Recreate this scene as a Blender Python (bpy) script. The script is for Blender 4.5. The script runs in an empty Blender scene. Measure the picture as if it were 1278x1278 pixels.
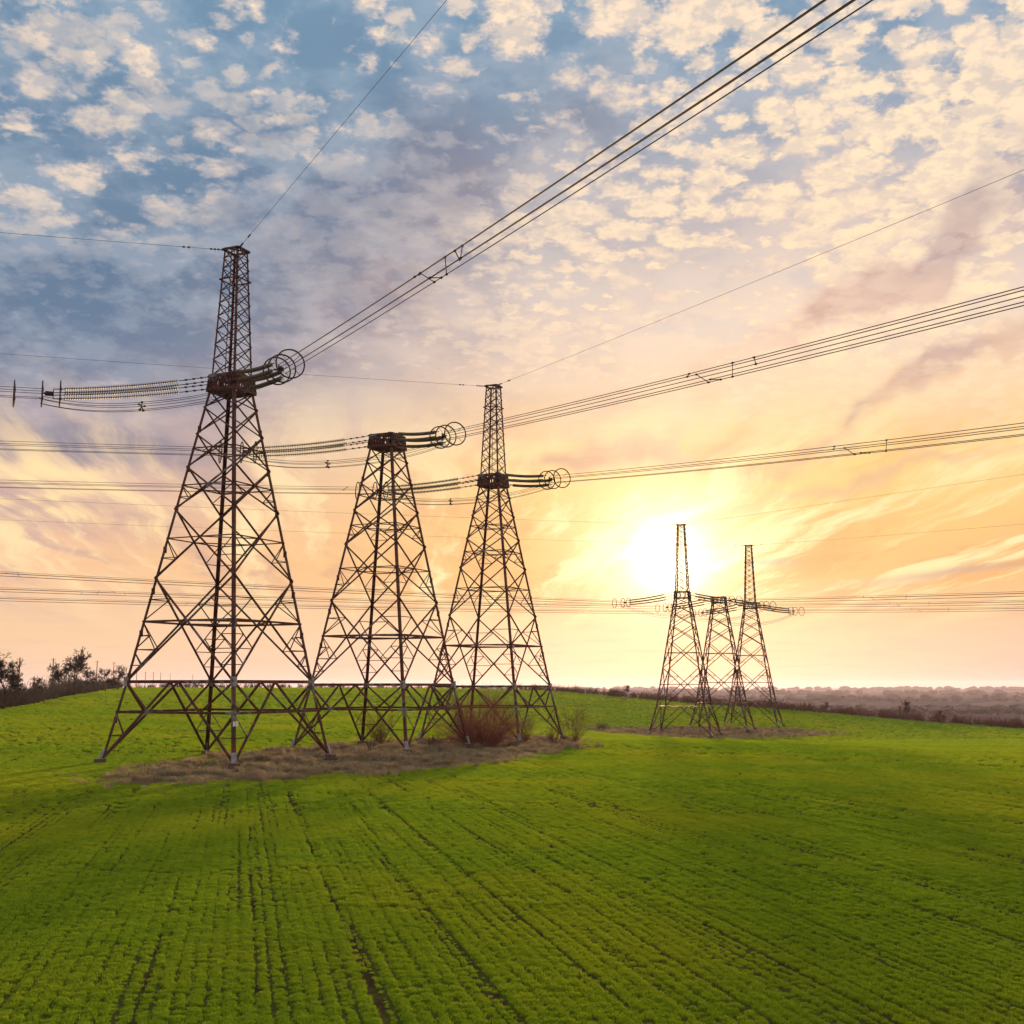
import bpy, math, random
import numpy as np
from mathutils import Vector, Matrix
random.seed(7); np.random.seed(7)
S = bpy.context.scene
C = S.collection
R = math.radians

# ------------------------------------------------------------------ camera, sun, sky, exposure
CAM_H = 5.945
PITCH = 0.1430
FPX = 1500.0
cd = bpy.data.cameras.new('camera'); cam = bpy.data.objects.new('camera', cd); C.objects.link(cam)
cd.sensor_width = 36; cd.lens = 36*FPX/1278
cd.clip_start = 0.5; cd.clip_end = 80000
cam.location = (0, 0, CAM_H); cam.rotation_euler = (math.pi/2+PITCH, 0, 0)
S.camera = cam
S.render.resolution_x = S.render.resolution_y = 1024
S.view_settings.view_transform = 'Standard'; S.view_settings.look = 'None'
S.view_settings.exposure = 0.27; S.view_settings.gamma = 1.0

def px_dir(px, py):
    x = (px-639)/FPX; y = (639-py)/FPX
    v = Vector((x, math.cos(PITCH)-y*math.sin(PITCH), math.sin(PITCH)+y*math.cos(PITCH)))
    return v.normalized()
SUN_DIR = px_dir(835, 700)
SUN_EL = math.asin(SUN_DIR.z); SUN_AZ = math.atan2(SUN_DIR.x, SUN_DIR.y)
sl = bpy.data.lights.new('sun', 'SUN'); sl.energy = 5.0; sl.angle = R(1.2); sl.color = (1.0, 0.61, 0.28)
so = bpy.data.objects.new('sun', sl); C.objects.link(so)
so.rotation_euler = SUN_DIR.to_track_quat('Z', 'Y').to_euler(); so.location = (30, -20, 60)

def lin(r, g, b):
    f = lambda c: (c/255/12.92) if c <= 10 else ((c/255+.055)/1.055)**2.4
    return (f(r), f(g), f(b), 1)

# --- a tiny expression layer over shader nodes
class E:
    def __init__(s, nt, sock): s.nt = nt; s.s = sock
    def _m(s, op, *o, clamp=False):
        n = s.nt.nodes.new('ShaderNodeMath'); n.operation = op; n.use_clamp = clamp
        for i, v in enumerate((s,)+o):
            if isinstance(v, E): s.nt.links.new(v.s, n.inputs[i])
            else: n.inputs[i].default_value = v
        return E(s.nt, n.outputs[0])
    def __add__(s, o): return s._m('ADD', o)
    __radd__ = __add__
    def __sub__(s, o): return s._m('SUBTRACT', o)
    def __rsub__(s, o): return (s*-1)+o
    def __mul__(s, o): return s._m('MULTIPLY', o)
    __rmul__ = __mul__
    def __truediv__(s, o): return s._m('DIVIDE', o)
    def f(s, op, *o): return s._m(op, *o)
    def clamp(s): return s._m('ADD', 0.0, clamp=True)
    def smooth(s, a, b):
        n = s.nt.nodes.new('ShaderNodeMapRange'); n.interpolation_type = 'SMOOTHSTEP'
        s.nt.links.new(s.s, n.inputs[0]); n.inputs[1].default_value = a; n.inputs[2].default_value = b
        return E(s.nt, n.outputs[0])
FLAT = [False]
def comb(nt, x, y, z):
    if FLAT[0] and not isinstance(z, E) and z: x = x+z*7.31; y = y+z*3.17; z = 0.0
    n = nt.nodes.new('ShaderNodeCombineXYZ')
    for i, v in enumerate((x, y, z)):
        if isinstance(v, E): nt.links.new(v.s, n.inputs[i])
        else: n.inputs[i].default_value = v
    return E(nt, n.outputs[0])
def noise(nt, vec, scale, detail=2, rough=.5, dist=0, lac=2.0, col=False, dims=None):
    n = nt.nodes.new('ShaderNodeTexNoise'); n.noise_dimensions = dims or ('2D' if FLAT[0] else '3D'); nt.links.new(vec.s, n.inputs['Vector'])
    n.inputs['Scale'].default_value = scale; n.inputs['Detail'].default_value = detail
    n.inputs['Roughness'].default_value = rough; n.inputs['Distortion'].default_value = dist
    n.inputs['Lacunarity'].default_value = lac
    return E(nt, n.outputs[1 if col else 0])
def mixc(nt, f, a, b, mode='MIX'):
    n = nt.nodes.new('ShaderNodeMix'); n.data_type = 'RGBA'; n.blend_type = mode; n.clamp_factor = True
    for sk, v in ((n.inputs[0], f), (n.inputs[6], a), (n.inputs[7], b)):
        if isinstance(v, E): nt.links.new(v.s, sk)
        else: sk.default_value = v
    return E(nt, n.outputs[2])
def ramp(nt, f, stops, interp='LINEAR'):
    n = nt.nodes.new('ShaderNodeValToRGB'); nt.links.new(f.s, n.inputs[0]); cr = n.color_ramp; cr.interpolation = interp
    while len(cr.elements) < len(stops): cr.elements.new(0.5)
    for e, (p, c) in zip(cr.elements, stops): e.position = p; e.color = c
    return E(nt, n.outputs[0])

W = bpy.data.worlds.new('World'); S.world = W; W.use_nodes = True
nt = W.node_tree; nt.nodes.clear()
sky = nt.nodes.new('ShaderNodeTexSky'); sky.sky_type = 'NISHITA'; sky.sun_disc = False
sky.sun_elevation = SUN_EL; sky.sun_rotation = SUN_AZ; sky.air_density = 1.0; sky.dust_density = 0.6; sky.ozone_density = 2.2
tc = nt.nodes.new('ShaderNodeTexCoord')
sp = nt.nodes.new('ShaderNodeSeparateXYZ'); nt.links.new(tc.outputs['Generated'], sp.inputs[0])
dx, dy, dz = (E(nt, sp.outputs[i]) for i in range(3))
D = E(nt, tc.outputs['Generated'])
az = dx.f('ARCTAN2', dy); el = dz.f('ARCSINE')
def px_ae(px, py):
    v = px_dir(px, py); return math.atan2(v.x, v.y), math.asin(v.z)
PXR = 1/1500.0
def blob(px, py, rx, ry, rot=0, soft=1.0, wob=None):
    a0, e0 = px_ae(px, py)
    u = az-a0; v = el-e0
    if wob is not None: u = u+wob[0]; v = v+wob[1]
    c, s = math.cos(R(rot)), math.sin(R(rot))
    uu = (u*c+v*s)/(rx*PXR); vv = (v*c-u*s)/(ry*PXR)
    d = (uu*uu+vv*vv)
    return (d*-1.0).f('EXPONENT') if False else (d*-1.2*soft)._m('POWER', 1) and E.f(E(nt, (d*(-1.2*soft)).s), 'EXPONENT')
FLAT[0] = True
# cloud deck coordinates: the point where a view ray meets a flat layer of cloud
zc = dz.f('MAXIMUM', 0.0)+0.07
P = comb(nt, dx/zc, dy/zc, 0.0)
wn = noise(nt, P, 1.1, 3, .55, col=True)
wsp = nt.nodes.new('ShaderNodeSeparateXYZ'); nt.links.new(wn.s, wsp.inputs[0])
w1 = E(nt, wsp.outputs[0])-0.5; w2 = E(nt, wsp.outputs[1])-0.5
wb = noise(nt, D, 9, 3, .55, col=True, dims='3D')
wbs = nt.nodes.new('ShaderNodeSeparateXYZ'); nt.links.new(wb.s, wbs.inputs[0])
wob = ((E(nt, wbs.outputs[0])-0.5)*0.16, (E(nt, wbs.outputs[1])-0.5)*0.13)
# angle to the sun
sdot = dx*SUN_DIR.x+dy*SUN_DIR.y+dz*SUN_DIR.z
ang = sdot.f('MINIMUM', 0.99999).f('ARCCOSINE')          # radians
# warm part: sun side and right-hand side
saz = az-SUN_AZ-0.05
d2 = (saz*saz*1.0+el*el*.95).f('SQRT')
warm = (1.0-(d2+wob[0]*0.45+wob[1]*0.3).smooth(0.16, 0.60))
warm = (warm+az.smooth(0.05, 0.42)*(1-el.smooth(.25, .62))*0.35).clamp()
ze = (el*(1/0.70)).clamp()       # 0..1 over 0..40 deg
cool = ramp(nt, ze, [(0.0, lin(238, 200, 180)), (0.045, lin(240, 196, 160)), (0.14, lin(240, 190, 146)), (0.24, lin(218, 180, 168)),
                     (0.36, lin(176, 170, 184)), (0.50, lin(110, 132, 156)), (0.66, lin(118, 148, 172)), (1.0, lin(124, 160, 186))])
hot = ramp(nt, ze, [(0.0, lin(202, 168, 176)), (0.05, lin(218, 174, 158)), (0.12, lin(240, 182, 116)), (0.26, lin(252, 204, 122)),
                    (0.42, lin(251, 222, 192)), (0.56, lin(234, 210, 196)), (0.74, lin(176, 190, 206)), (1.0, lin(134, 168, 196))])
veil = mixc(nt, warm, cool, hot)
# --- dark soft cloud masses
m_big = noise(nt, comb(nt, dx/zc+w2*0.3, dy/zc+w1*0.3, 3.0), 1.7, 5, .55)
mass = blob(110, 390, 300, 130, 8, wob=wob)*1.35+blob(320, 300, 260, 120, 35, wob=wob)*0.5+blob(520, 240, 190, 95, 20, wob=wob)*1.2+blob(370, 470, 300, 90, 0, wob=wob)*0.55 \
    +blob(1200, 300, 330, 34, 22, wob=wob)*1.3+blob(1150, 480, 260, 16, 24, wob=wob)*.9+blob(760, 570, 150, 18, 12, wob=wob)*.8+blob(130, 575, 170, 34, -10, wob=wob)*0.9+blob(720, 130, 60, 60, 0, wob=wob)*0.5 \
    +blob(60, 640, 210, 26, -14, wob=wob)*0.55+blob(90, 90, 240, 80, 0, wob=wob)*.4
mass = (mass+(m_big-0.5)*2.0*(0.25+mass)).clamp()
mass_col = mixc(nt, warm, lin(92, 114, 140), lin(198, 158, 142))
mass_col = mixc(nt, (1-el.smooth(.12, .30))*0.6, mass_col, lin(186, 156, 152))
skyc = mixc(nt, mass*0.90, veil, mass_col)
# --- altocumulus puffs: rounded cells broken up by turbulence, thin and grey at the rim, cream in the thick middle
zr = dz.f('MAXIMUM', 0.0)+0.20
area = noise(nt, comb(nt, dx/zr, dy/zr, 1.0), 2.1, 3, .55)
rightness = az.smooth(-0.28, 0.30)
def puffs(sc, seed, wamp):
    wx = noise(nt, comb(nt, dx/zr, dy/zr, seed), sc*1.7, 4, .6, col=True)
    ws = nt.nodes.new('ShaderNodeSeparateXYZ'); nt.links.new(wx.s, ws.inputs[0])
    v = nt.nodes.new('ShaderNodeTexVoronoi'); v.voronoi_dimensions = '2D'; v.feature = 'SMOOTH_F1'; v.inputs['Smoothness'].default_value = .35; v.inputs['Scale'].default_value = sc
    nt.links.new(comb(nt, dx/zr+(E(nt, ws.outputs[0])-.5)*wamp, dy/zr+(E(nt, ws.outputs[1])-.5)*wamp, seed).s, v.inputs['Vector'])
    f = noise(nt, comb(nt, dx/zr, dy/zr, seed+3), sc*3.2, 4, .6)
    return (0.60-E(nt, v.outputs['Distance']))*1.35+(f-.5)*.75
pA = puffs(14.0, 0.0, .065)+(area-.5)*1.7-.055
pB = puffs(22.0, 7.0, .04)+(noise(nt, comb(nt, dx/zr, dy/zr, 4.0), 3.4, 3, .5)-.5)*2.1+rightness*.16-.17
up = el.smooth(0.13, 0.33)
thin = (pA.smooth(.02, .38)*el.smooth(.22, .42)).f('MAXIMUM', pB.smooth(.05, .40)*up*(0.5+rightness*.5))
core = (pA.smooth(.14, .62)*el.smooth(.22, .42)).f('MAXIMUM', pB.smooth(.12, .58)*up*(0.5+rightness*.5))
puff_lit = mixc(nt, warm, lin(250, 222, 192), lin(252, 226, 184))
puff_sh = mixc(nt, warm, lin(150, 160, 178), lin(226, 196, 178))
pf = thin
mott = noise(nt, comb(nt, dx/zr+w1*.1, dy/zr, 21.0), 6.5, 5, .6)
skyc = mixc(nt, mott.smooth(.40, .66)*up*.42, skyc, mixc(nt, warm, lin(176, 186, 198), lin(246, 214, 190)))
skyc = mixc(nt, (1-mott.smooth(.36, .52))*up*.30, skyc, mixc(nt, warm, lin(100, 128, 156), lin(196, 186, 192)))
skyc = mixc(nt, thin*(0.60-mass*.2), skyc, puff_sh)
skyc = mixc(nt, core*(0.96-mass*0.82)*(.55+noise(nt, comb(nt, dx/zr, dy/zr, 30.0), 34, 3, .6).smooth(.34, .62)*.45), skyc, puff_lit)
# --- long streaks of high cloud low in the sky, fanning out with perspective
st = noise(nt, comb(nt, dx/zc*1.0+w1*.5, dy/zc*0.16+w2*0.1, 5.0), 2.1, 5, .6)
stf = noise(nt, comb(nt, dx/zc*1.0+w2*.28+dy/zc*.10, dy/zc*0.13+w1*.1, 15.0), 3.2, 6, .62)
low = (1-el.smooth(.13, .27))*el.smooth(.035, .10)
skyc = mixc(nt, st.smooth(.48, .66)*low*0.62, skyc, mixc(nt, warm, lin(182, 152, 156), lin(226, 160, 98)))
skyc = mixc(nt, stf.smooth(.45, .66)*low*0.9, skyc, mixc(nt, warm, lin(252, 218, 168), lin(255, 232, 172)))
# bright gold patches low on the left, soft mauve bands low on the right
gold = (blob(40, 590, 130, 16, -12, wob=wob)+blob(90, 672, 150, 12, -8, wob=wob)+blob(20, 625, 130, 14, -8, wob=wob)).clamp()*stf.smooth(.36, .56)
skyc = mixc(nt, gold*0.85, skyc, lin(255, 222, 164))
mv = blob(1180, 714, 110, 6, 4, wob=(wob[0]*.3, wob[1]*.12))*.75+blob(960, 702, 34, 5, 0)*0.6+blob(830, 565, 90, 16, 10, wob=wob)*.5+blob(1100, 590, 200, 10, 8, wob=wob)*.45
skyc = mixc(nt, mv.clamp(), skyc, lin(196, 156, 138))
# --- the aureole round the sun
aur = ((ang*(-1/0.026)).f('EXPONENT')*3.4+(ang*(-1/0.085)).f('EXPONENT')*0.42)*(el.smooth(.0, .11)*.9+.1)
acol = mixc(nt, (ang*(1/0.22)).clamp(), lin(255, 236, 200), lin(255, 150, 60))
am = nt.nodes.new('ShaderNodeVectorMath'); am.operation = 'SCALE'; nt.links.new(acol.s, am.inputs[0]); nt.links.new(aur.s, am.inputs['Scale'])
ad = nt.nodes.new('ShaderNodeVectorMath'); ad.operation = 'ADD'; nt.links.new(skyc.s, ad.inputs[0]); nt.links.new(am.outputs[0], ad.inputs[1])
bg1 = nt.nodes.new('ShaderNodeBackground'); nt.links.new(sky.outputs[0], bg1.inputs[0]); bg1.inputs[1].default_value = 0.10
bg2 = nt.nodes.new('ShaderNodeBackground'); nt.links.new(ad.outputs[0], bg2.inputs[0]); bg2.inputs[1].default_value = 0.94
cov = (0.84+(pf+mass+low*.5)*0.2).clamp()
ms = nt.nodes.new('ShaderNodeMixShader'); nt.links.new(cov.s, ms.inputs[0]); nt.links.new(bg1.outputs[0], ms.inputs[1]); nt.links.new(bg2.outputs[0], ms.inputs[2])
wo = nt.nodes.new('ShaderNodeOutputWorld'); nt.links.new(ms.outputs[0], wo.inputs[0])
W.cycles.sampling_method = 'MANUAL'; W.cycles.sample_map_resolution = 512
S.cycles.max_bounces = 5; S.cycles.diffuse_bounces = 3; S.cycles.glossy_bounces = 2; S.cycles.transmission_bounces = 2; S.cycles.volume_bounces = 0

FLAT[0] = False
# ------------------------------------------------------------------ helpers
def tag(o, label=None, cat=None, group=None, kind=None):
    for k, v in (('label', label), ('category', cat), ('group', group), ('kind', kind)):
        if v: o[k] = v
    return o
def empty(name, loc=(0, 0, 0), rz=0):
    o = bpy.data.objects.new(name, None); C.objects.link(o); o.location = loc; o.rotation_euler = (0, 0, rz); o.empty_display_size = .5
    return o
class MB:
    def __init__(s): s.v = []; s.f = []
    def add(s, vs, fs):
        b = len(s.v); s.v.extend(vs); s.f.extend([tuple(i+b for i in f) for f in fs])
    def bar(s, p, q, w, h=None):
        p = Vector(p); q = Vector(q); h = h or w
        d = (q-p)
        if d.length < 1e-5: return
        d.normalize(); up = Vector((0, 0, 1)) if abs(d.z) < .95 else Vector((0, 1, 0))
        x = d.cross(up).normalized()*(w/2); y = x.normalized().cross(d).normalized()*(h/2)
        vs = [tuple(a+sx*x+sy*y) for a in (p, q) for sx, sy in ((-1, -1), (1, -1), (1, 1), (-1, 1))]
        s.add(vs, [(3, 2, 1, 0), (4, 5, 6, 7), (0, 1, 5, 4), (1, 2, 6, 5), (2, 3, 7, 6), (3, 0, 4, 7)])
    def angle(s, p, q, fx, fy, w, t):      # L profile, corner on the line, flanges along fx and fy
        p = Vector(p); q = Vector(q); fx = Vector(fx); fy = Vector(fy)
        pr = [(0, 0), (w, 0), (w, t), (t, t), (t, w), (0, w)]
        vs = [tuple(a+fx*u+fy*v) for a in (p, q) for u, v in pr]
        s.add(vs, [(0, 1, 2, 3), (0, 3, 4, 5), (9, 8, 7, 6), (11, 10, 9, 6)]+[(i, (i+1) % 6, 6+(i+1) % 6, 6+i) for i in range(6)])
    def box(s, c, sx, sy, sz, rz=0):
        cs, sn = math.cos(rz), math.sin(rz); vs = []
        for z in (-1, 1):
            for x, y in ((-1, -1), (1, -1), (1, 1), (-1, 1)):
                X, Y = x*sx/2, y*sy/2; vs.append((c[0]+X*cs-Y*sn, c[1]+X*sn+Y*cs, c[2]+z*sz/2))
        s.add(vs, [(3, 2, 1, 0), (4, 5, 6, 7), (0, 1, 5, 4), (1, 2, 6, 5), (2, 3, 7, 6), (3, 0, 4, 7)])
    def tube(s, pts, rad, n=5, closed=False):
        pts = [Vector(p) for p in pts]; k = len(pts); vs = []; fs = []
        rr = rad if isinstance(rad, (list, tuple)) else [rad]*k
        for i, p in enumerate(pts):
            if closed: d = pts[(i+1) % k]-pts[i-1]
            else: d = pts[min(i+1, k-1)]-pts[max(i-1, 0)]
            d.normalize(); up = Vector((0, 0, 1)) if abs(d.z) < .9 else Vector((1, 0, 0))
            x = d.cross(up).normalized(); y = x.cross(d)
            for j in range(n):
                a = 2*math.pi*j/n; vs.append(tuple(p+(x*math.cos(a)+y*math.sin(a))*rr[i]))
        for i in range(k if closed else k-1):
            for j in range(n):
                a = i*n+j; b = i*n+(j+1) % n; i2 = (i+1) % k
                fs.append((a, b, i2*n+(j+1) % n, i2*n+j))
        if not closed: fs.append(tuple(range(n))[::-1]); fs.append(tuple((k-1)*n+j for j in range(n)))
        s.add(vs, fs)
    def lathe(s, c, ax, prof, n=12):       # prof: (dist along axis, radius)
        c = Vector(c); ax = Vector(ax).normalized(); up = Vector((0, 0, 1)) if abs(ax.z) < .9 else Vector((1, 0, 0))
        x = ax.cross(up).normalized(); y = x.cross(ax); vs = []; fs = []
        for d, r in prof:
            for j in range(n):
                a = 2*math.pi*j/n; vs.append(tuple(c+ax*d+(x*math.cos(a)+y*math.sin(a))*r))
        for i in range(len(prof)-1):
            for j in range(n): fs.append((i*n+j, i*n+(j+1) % n, (i+1)*n+(j+1) % n, (i+1)*n+j))
        fs.append(tuple(range(n))[::-1]); fs.append(tuple((len(prof)-1)*n+j for j in range(n)))
        s.add(vs, fs)
    def build(s, name, mat, parent=None, smooth=False):
        me = bpy.data.meshes.new(name); me.from_pydata([tuple(v) for v in s.v], [], s.f); me.materials.append(mat)
        if smooth: me.polygons.foreach_set('use_smooth', [True]*len(me.polygons))
        me.update(); o = bpy.data.objects.new(name, me); C.objects.link(o)
        if parent: o.parent = parent
        return o
def children(o): return [c for c in bpy.data.objects if c.parent == o]
def copy_tree(o, parent=None, skip=()):
    c = o.copy(); C.objects.link(c); c.parent = parent
    for ch in children(o):
        if ch.name.split('.')[0] not in skip: copy_tree(ch, c, skip)
    return c

def mat(name, build):
    m = bpy.data.materials.new(name); m.use_nodes = True; t = m.node_tree
    b = t.nodes['Principled BSDF']; build(t, b, t.nodes['Material Output']); return m
def objco(t):
    n = t.nodes.new('ShaderNodeTexCoord'); return E(t, n.outputs['Object'])
def geopos(t):
    n = t.nodes.new('ShaderNodeNewGeometry'); return E(t, n.outputs['Position'])
def setc(t, b, e): t.links.new(e.s, b.inputs['Base Color'])
def bump(t, b, e, st, dist):
    n = t.nodes.new('ShaderNodeBump'); n.inputs['Strength'].default_value = st; n.inputs['Distance'].default_value = dist
    t.links.new(e.s, n.inputs['Height']); t.links.new(n.outputs[0], b.inputs['Normal'])
def m_steel(t, b, o):
    p = objco(t); n = noise(t, p, 1.3, 5, .65); n2 = noise(t, p, .35, 2, .5)
    c = mixc(t, n.smooth(.42, .62), (.055, .015, .012, 1), (.135, .036, .024, 1))
    c = mixc(t, (n2.smooth(.56, .66)*n.smooth(.4, .6)), c, (.20, .22, .25, 1))
    setc(t, b, c); b.inputs['Roughness'].default_value = .62; b.inputs['Metallic'].default_value = .25
def m_galv(t, b, o):
    p = objco(t); n = noise(t, p, 2.5, 4, .6)
    setc(t, b, mixc(t, n.smooth(.35, .65), (.16, .19, .23, 1), (.34, .37, .41, 1))); b.inputs['Roughness'].default_value = .5; b.inputs['Metallic'].default_value = .5
def m_conc(t, b, o):
    p = objco(t); n = noise(t, p, 4, 5, .65)
    setc(t, b, mixc(t, n, (.075, .04, .03, 1), (.16, .10, .08, 1))); b.inputs['Roughness'].default_value = .9
def flat(col, rough=.5, metal=0.0, var=.25, sc=3):
    def f(t, b, o):
        n = noise(t, objco(t), sc, 4, .6)
        setc(t, b, mixc(t, n, tuple(c*(1-var) for c in col)+(1,), tuple(c*(1+var) for c in col)+(1,)))
        b.inputs['Roughness'].default_value = rough; b.inputs['Metallic'].default_value = metal
    return f
M = {}
M['steel'] = mat('weathered_paint_steel', m_steel)
M['galv'] = mat('galvanised_steel', m_galv)
M['conc'] = mat('stained_concrete', m_conc)
M['wire'] = mat('aluminium_wire', flat((.03, .026, .03), .85, 0))
M['fit'] = mat('dark_fitting', flat((.035, .03, .032), .7, .1))
def m_glass(t, b, o):
    setc(t, b, mixc(t, noise(t, objco(t), 3, 2, .5), (.05, .045, .035, 1), (.30, .26, .15, 1)))
    b.inputs['Roughness'].default_value = .55; b.inputs['Transmission Weight'].default_value = .15; b.inputs['IOR'].default_value = 1.45
M['glass'] = mat('insulator_glass', m_glass)
M['white'] = mat('white_enamel', flat((.8, .8, .8), .4, 0, .04))
M['bark_dark'] = mat('dark_bark', flat((.045, .034, .030), .9, 0, .35, 1))
M['bark'] = mat('twig_bark', flat((.115, .068, .050), .9, 0, .35, .6))
M['bark_red'] = mat('red_brown_twigs', flat((.17, .070, .048), .9, 0, .35, .3))
M['bush_red'] = mat('crimson_brown_twigs', flat((.30, .105, .07), .9, 0, .4, .5))
M['bark_mix'] = mat('grey_brown_twigs', flat((.105, .078, .062), .9, 0, .6, .09))
M['pole'] = mat('old_wood', flat((.12, .10, .09), .85))

# ------------------------------------------------------------------ terrain
ctl = np.array([(0, 0, 0), (-30, 30, 0.1), (30, 30, -.2), (-60, 60, .5), (60, 60, -1.0), (0, 60, -.1), (-23, 96, 0), (-12.5, 118.7, -.2), (-2.2, 140.6, -.4),
    (-90, 190, 2.3), (-60, 130, 1.0), (-118, 330, 4.2), (-139, 430, 5.0), (-113, 500, 5.0), (-50, 470, 4.6), (15, 420, 3.6), (46, 410, 1.2),
    (37.5, 263, -4.8), (49, 285.5, -4.35), (60.5, 307, -4.3), (88, 380, -1.9), (141, 330, -5.0), (95, 200, -3.6), (0, 210, -1.5), (20, 180, -2.0),
    (-40, 250, 1.4), (-20, 330, 2.2), (20, 330, -.8), (0, -120, 0), (-120, 0, 1), (120, 0, -2.0), (200, 200, -6), (-160, 150, 2.4), (-31, 93, .05), (-20, 88, -.05), (-15, 99, -.05), (-26, 104, .05), (-14, 76, 0), (-22, 116, .0),
    (-4, 112, -.25), (-18, 80, 0), (10, 138, -.5), (3, 125, -.35), (-6, 150, -.35), (35, 255, -4.85), (66, 313, -4.3), (45, 275, -4.6)], float)
def tps(r2): return np.where(r2 > 0, .5*r2*np.log(np.maximum(r2, 1e-12)), 0)
_X = ctl[:, :2]/100; _K = tps(((_X[:, None]-_X[None])**2).sum(-1))+np.eye(len(ctl))*0.001
_Pm = np.c_[np.ones(len(ctl)), _X]; _A = np.block([[_K, _Pm], [_Pm.T, np.zeros((3, 3))]])
_w = np.linalg.solve(_A, np.r_[ctl[:, 2], 0, 0, 0])
def zfield(x, y):
    X = np.stack([np.asarray(x)/100, np.asarray(y)/100], -1)
    k = tps(((X[..., None, :]-_X)**2).sum(-1))
    return k@_w[:-3]+_w[-3]+X[..., 0]*_w[-2]+X[..., 1]*_w[-1]
EB = np.radians([-180, -100, -60, -40, -30, -23.5, -21.5, -19.5, -17.6, -15, -10, -4, 2, 7, 13, 19, 23.5, 30, 45, 70, 100, 180])
ER = np.array([140, 140, 140, 160, 180, 205, 250, 330, 440, 500, 500, 470, 430, 405, 390, 355, 335, 320, 300, 250, 180, 140.])
def edge_r(b): return np.interp(b, EB, ER)
def sstep(t): t = np.clip(t, 0, 1); return t*t*(3-2*t)
VAL = -30.0
def zg(x, y):
    x = np.asarray(x, float); y = np.asarray(y, float)
    r = np.hypot(x, y)+1e-9; b = np.arctan2(x, y); er = edge_r(b); rr = np.minimum(r, er+6); k = rr/r
    z = zfield(x*k, y*k)
    t = sstep((r-er-6)/420.)
    val = VAL+2.5*np.sin(x/900+.5)*np.sin(y/1300)
    return z*(1-t)+val*t
def zg1(x, y): return float(zg(np.array([x]), np.array([y]))[0])

ROWD = np.array([-.218, .976]); ROWP = np.array([.976, .218])
T_ROW = np.array([math.cos(1.1409), math.sin(1.1409)]); T_Q = np.array([T_ROW[1], -T_ROW[0]])
PATCH = [((-9.4, 111.2), 41.5, 12.0, np.array([.330, .944])), ((46, 274), 38, 17, np.array([.80, .60]))]
def m_ground(t, b, o):
    p = geopos(t); s = t.nodes.new('ShaderNodeSeparateXYZ'); t.links.new(p.s, s.inputs[0]); x, y, z = (E(t, s.outputs[i]) for i in range(3))
    nb = noise(t, p, .035, 4, .6); nm = noise(t, p, .5, 5, .65); nf = noise(t, p, 5.0, 4, .7)
    g = mixc(t, nm.smooth(.3, .7), (.085, .165, .008, 1), (.17, .265, .012, 1))
    g = mixc(t, nb.smooth(.35, .65), g, (.15, .24, .012, 1))
    g = mixc(t, nf.smooth(.45, .75)*.4, g, (.19, .28, .02, 1))
    # tramlines and drill rows
    u = x*float(ROWP[0])+y*float(ROWP[1]); v = x*float(ROWD[0])+y*float(ROWD[1])
    rc = comb(t, u, v*.03, 0.0); rn = noise(t, rc, 1.1, 2, .5); rgap = noise(t, p, .6, 3, .6)
    tr_ = ((u+.55+220.0).f('MODULO', 2.2)-1.1).f('ABSOLUTE'); tram = (1-tr_.smooth(.08, .20))*noise(t, p, .45, 3, .6).smooth(.42, .56)
    soil = mixc(t, nf, (.030, .020, .012, 1), (.065, .045, .028, 1))
    g = mixc(t, (rn.smooth(.60, .70)*rgap.smooth(.38, .6)*.5+tram*.9).clamp(), g, soil)
    rng2 = (x*x+y*y).f('SQRT')
    g = mixc(t, (1-rng2.smooth(50.0, 170.0))*.8, g, soil)
    # headland wheel marks crossing the field
    # dry grass islands round the towers
    msk = None
    for (cx, cy), L, wd, rd in PATCH:
        a = ((x-cx)*float(rd[0])+(y-cy)*float(rd[1]))/L; q = ((x-cx)*float(rd[1])-(y-cy)*float(rd[0]))/wd
        d = (a*a+q*q).f('SQRT')+(noise(t, p, .25, 4, .6)-.5)*.22
        k = 1-d.smooth(.93, 1.04); msk = k if msk is None else (msk+k).clamp()
    dry = mixc(t, nf.smooth(.3, .7), (.11, .085, .05, 1), (.24, .19, .12, 1))
    dry = mixc(t, nm.smooth(.46, .62)*.75, dry, (.07, .11, .015, 1))
    g = mixc(t, msk, g, dry)
    # valley beyond the field: brown ploughland, stubble, winter crops
    at = t.nodes.new('ShaderNodeAttribute'); at.attribute_name = 'valley'; va = E(t, at.outputs['Fac'])
    vo = t.nodes.new('ShaderNodeTexVoronoi'); vo.inputs['Scale'].default_value = 1/700; vo.feature = 'F1'
    sc = comb(t, x*1.0, y*.45, 0.0); t.links.new(sc.s, vo.inputs['Vector'])
    vs = t.nodes.new('ShaderNodeSeparateColor'); t.links.new(vo.outputs['Color'], vs.inputs[0])
    vc = ramp(t, E(t, vs.outputs[0]), [(0, (.06, .055, .06, 1)), (.35, (.10, .085, .085, 1)), (.6, (.06, .075, .05, 1)), (.8, (.15, .13, .12, 1))], 'CONSTANT')
    vc = mixc(t, noise(t, p, .01, 5, .6)*.6, vc, (.09, .065, .055, 1))
    g = mixc(t, va, g, vc)
    setc(t, b, g); b.inputs['Roughness'].default_value = 1; b.inputs['Specular IOR Level'].default_value = 0.0
    bump(t, b, nf*.5+nm, 1.0, .12)
M['ground'] = mat('field_ground', m_ground)
bs = np.unique(np.concatenate([np.arange(-180, -40, 3.0), np.arange(-40, 40, .5), np.arange(40, 180, 3.0)]))
rs = np.concatenate([[.5, 4, 8, 12, 16], np.geomspace(19, 560, 90), np.geomspace(590, 14000, 42)])
BB, RR = np.meshgrid(np.radians(bs), rs); GX = RR*np.sin(BB); GY = RR*np.cos(BB); GZ = zg(GX, GY)
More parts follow.
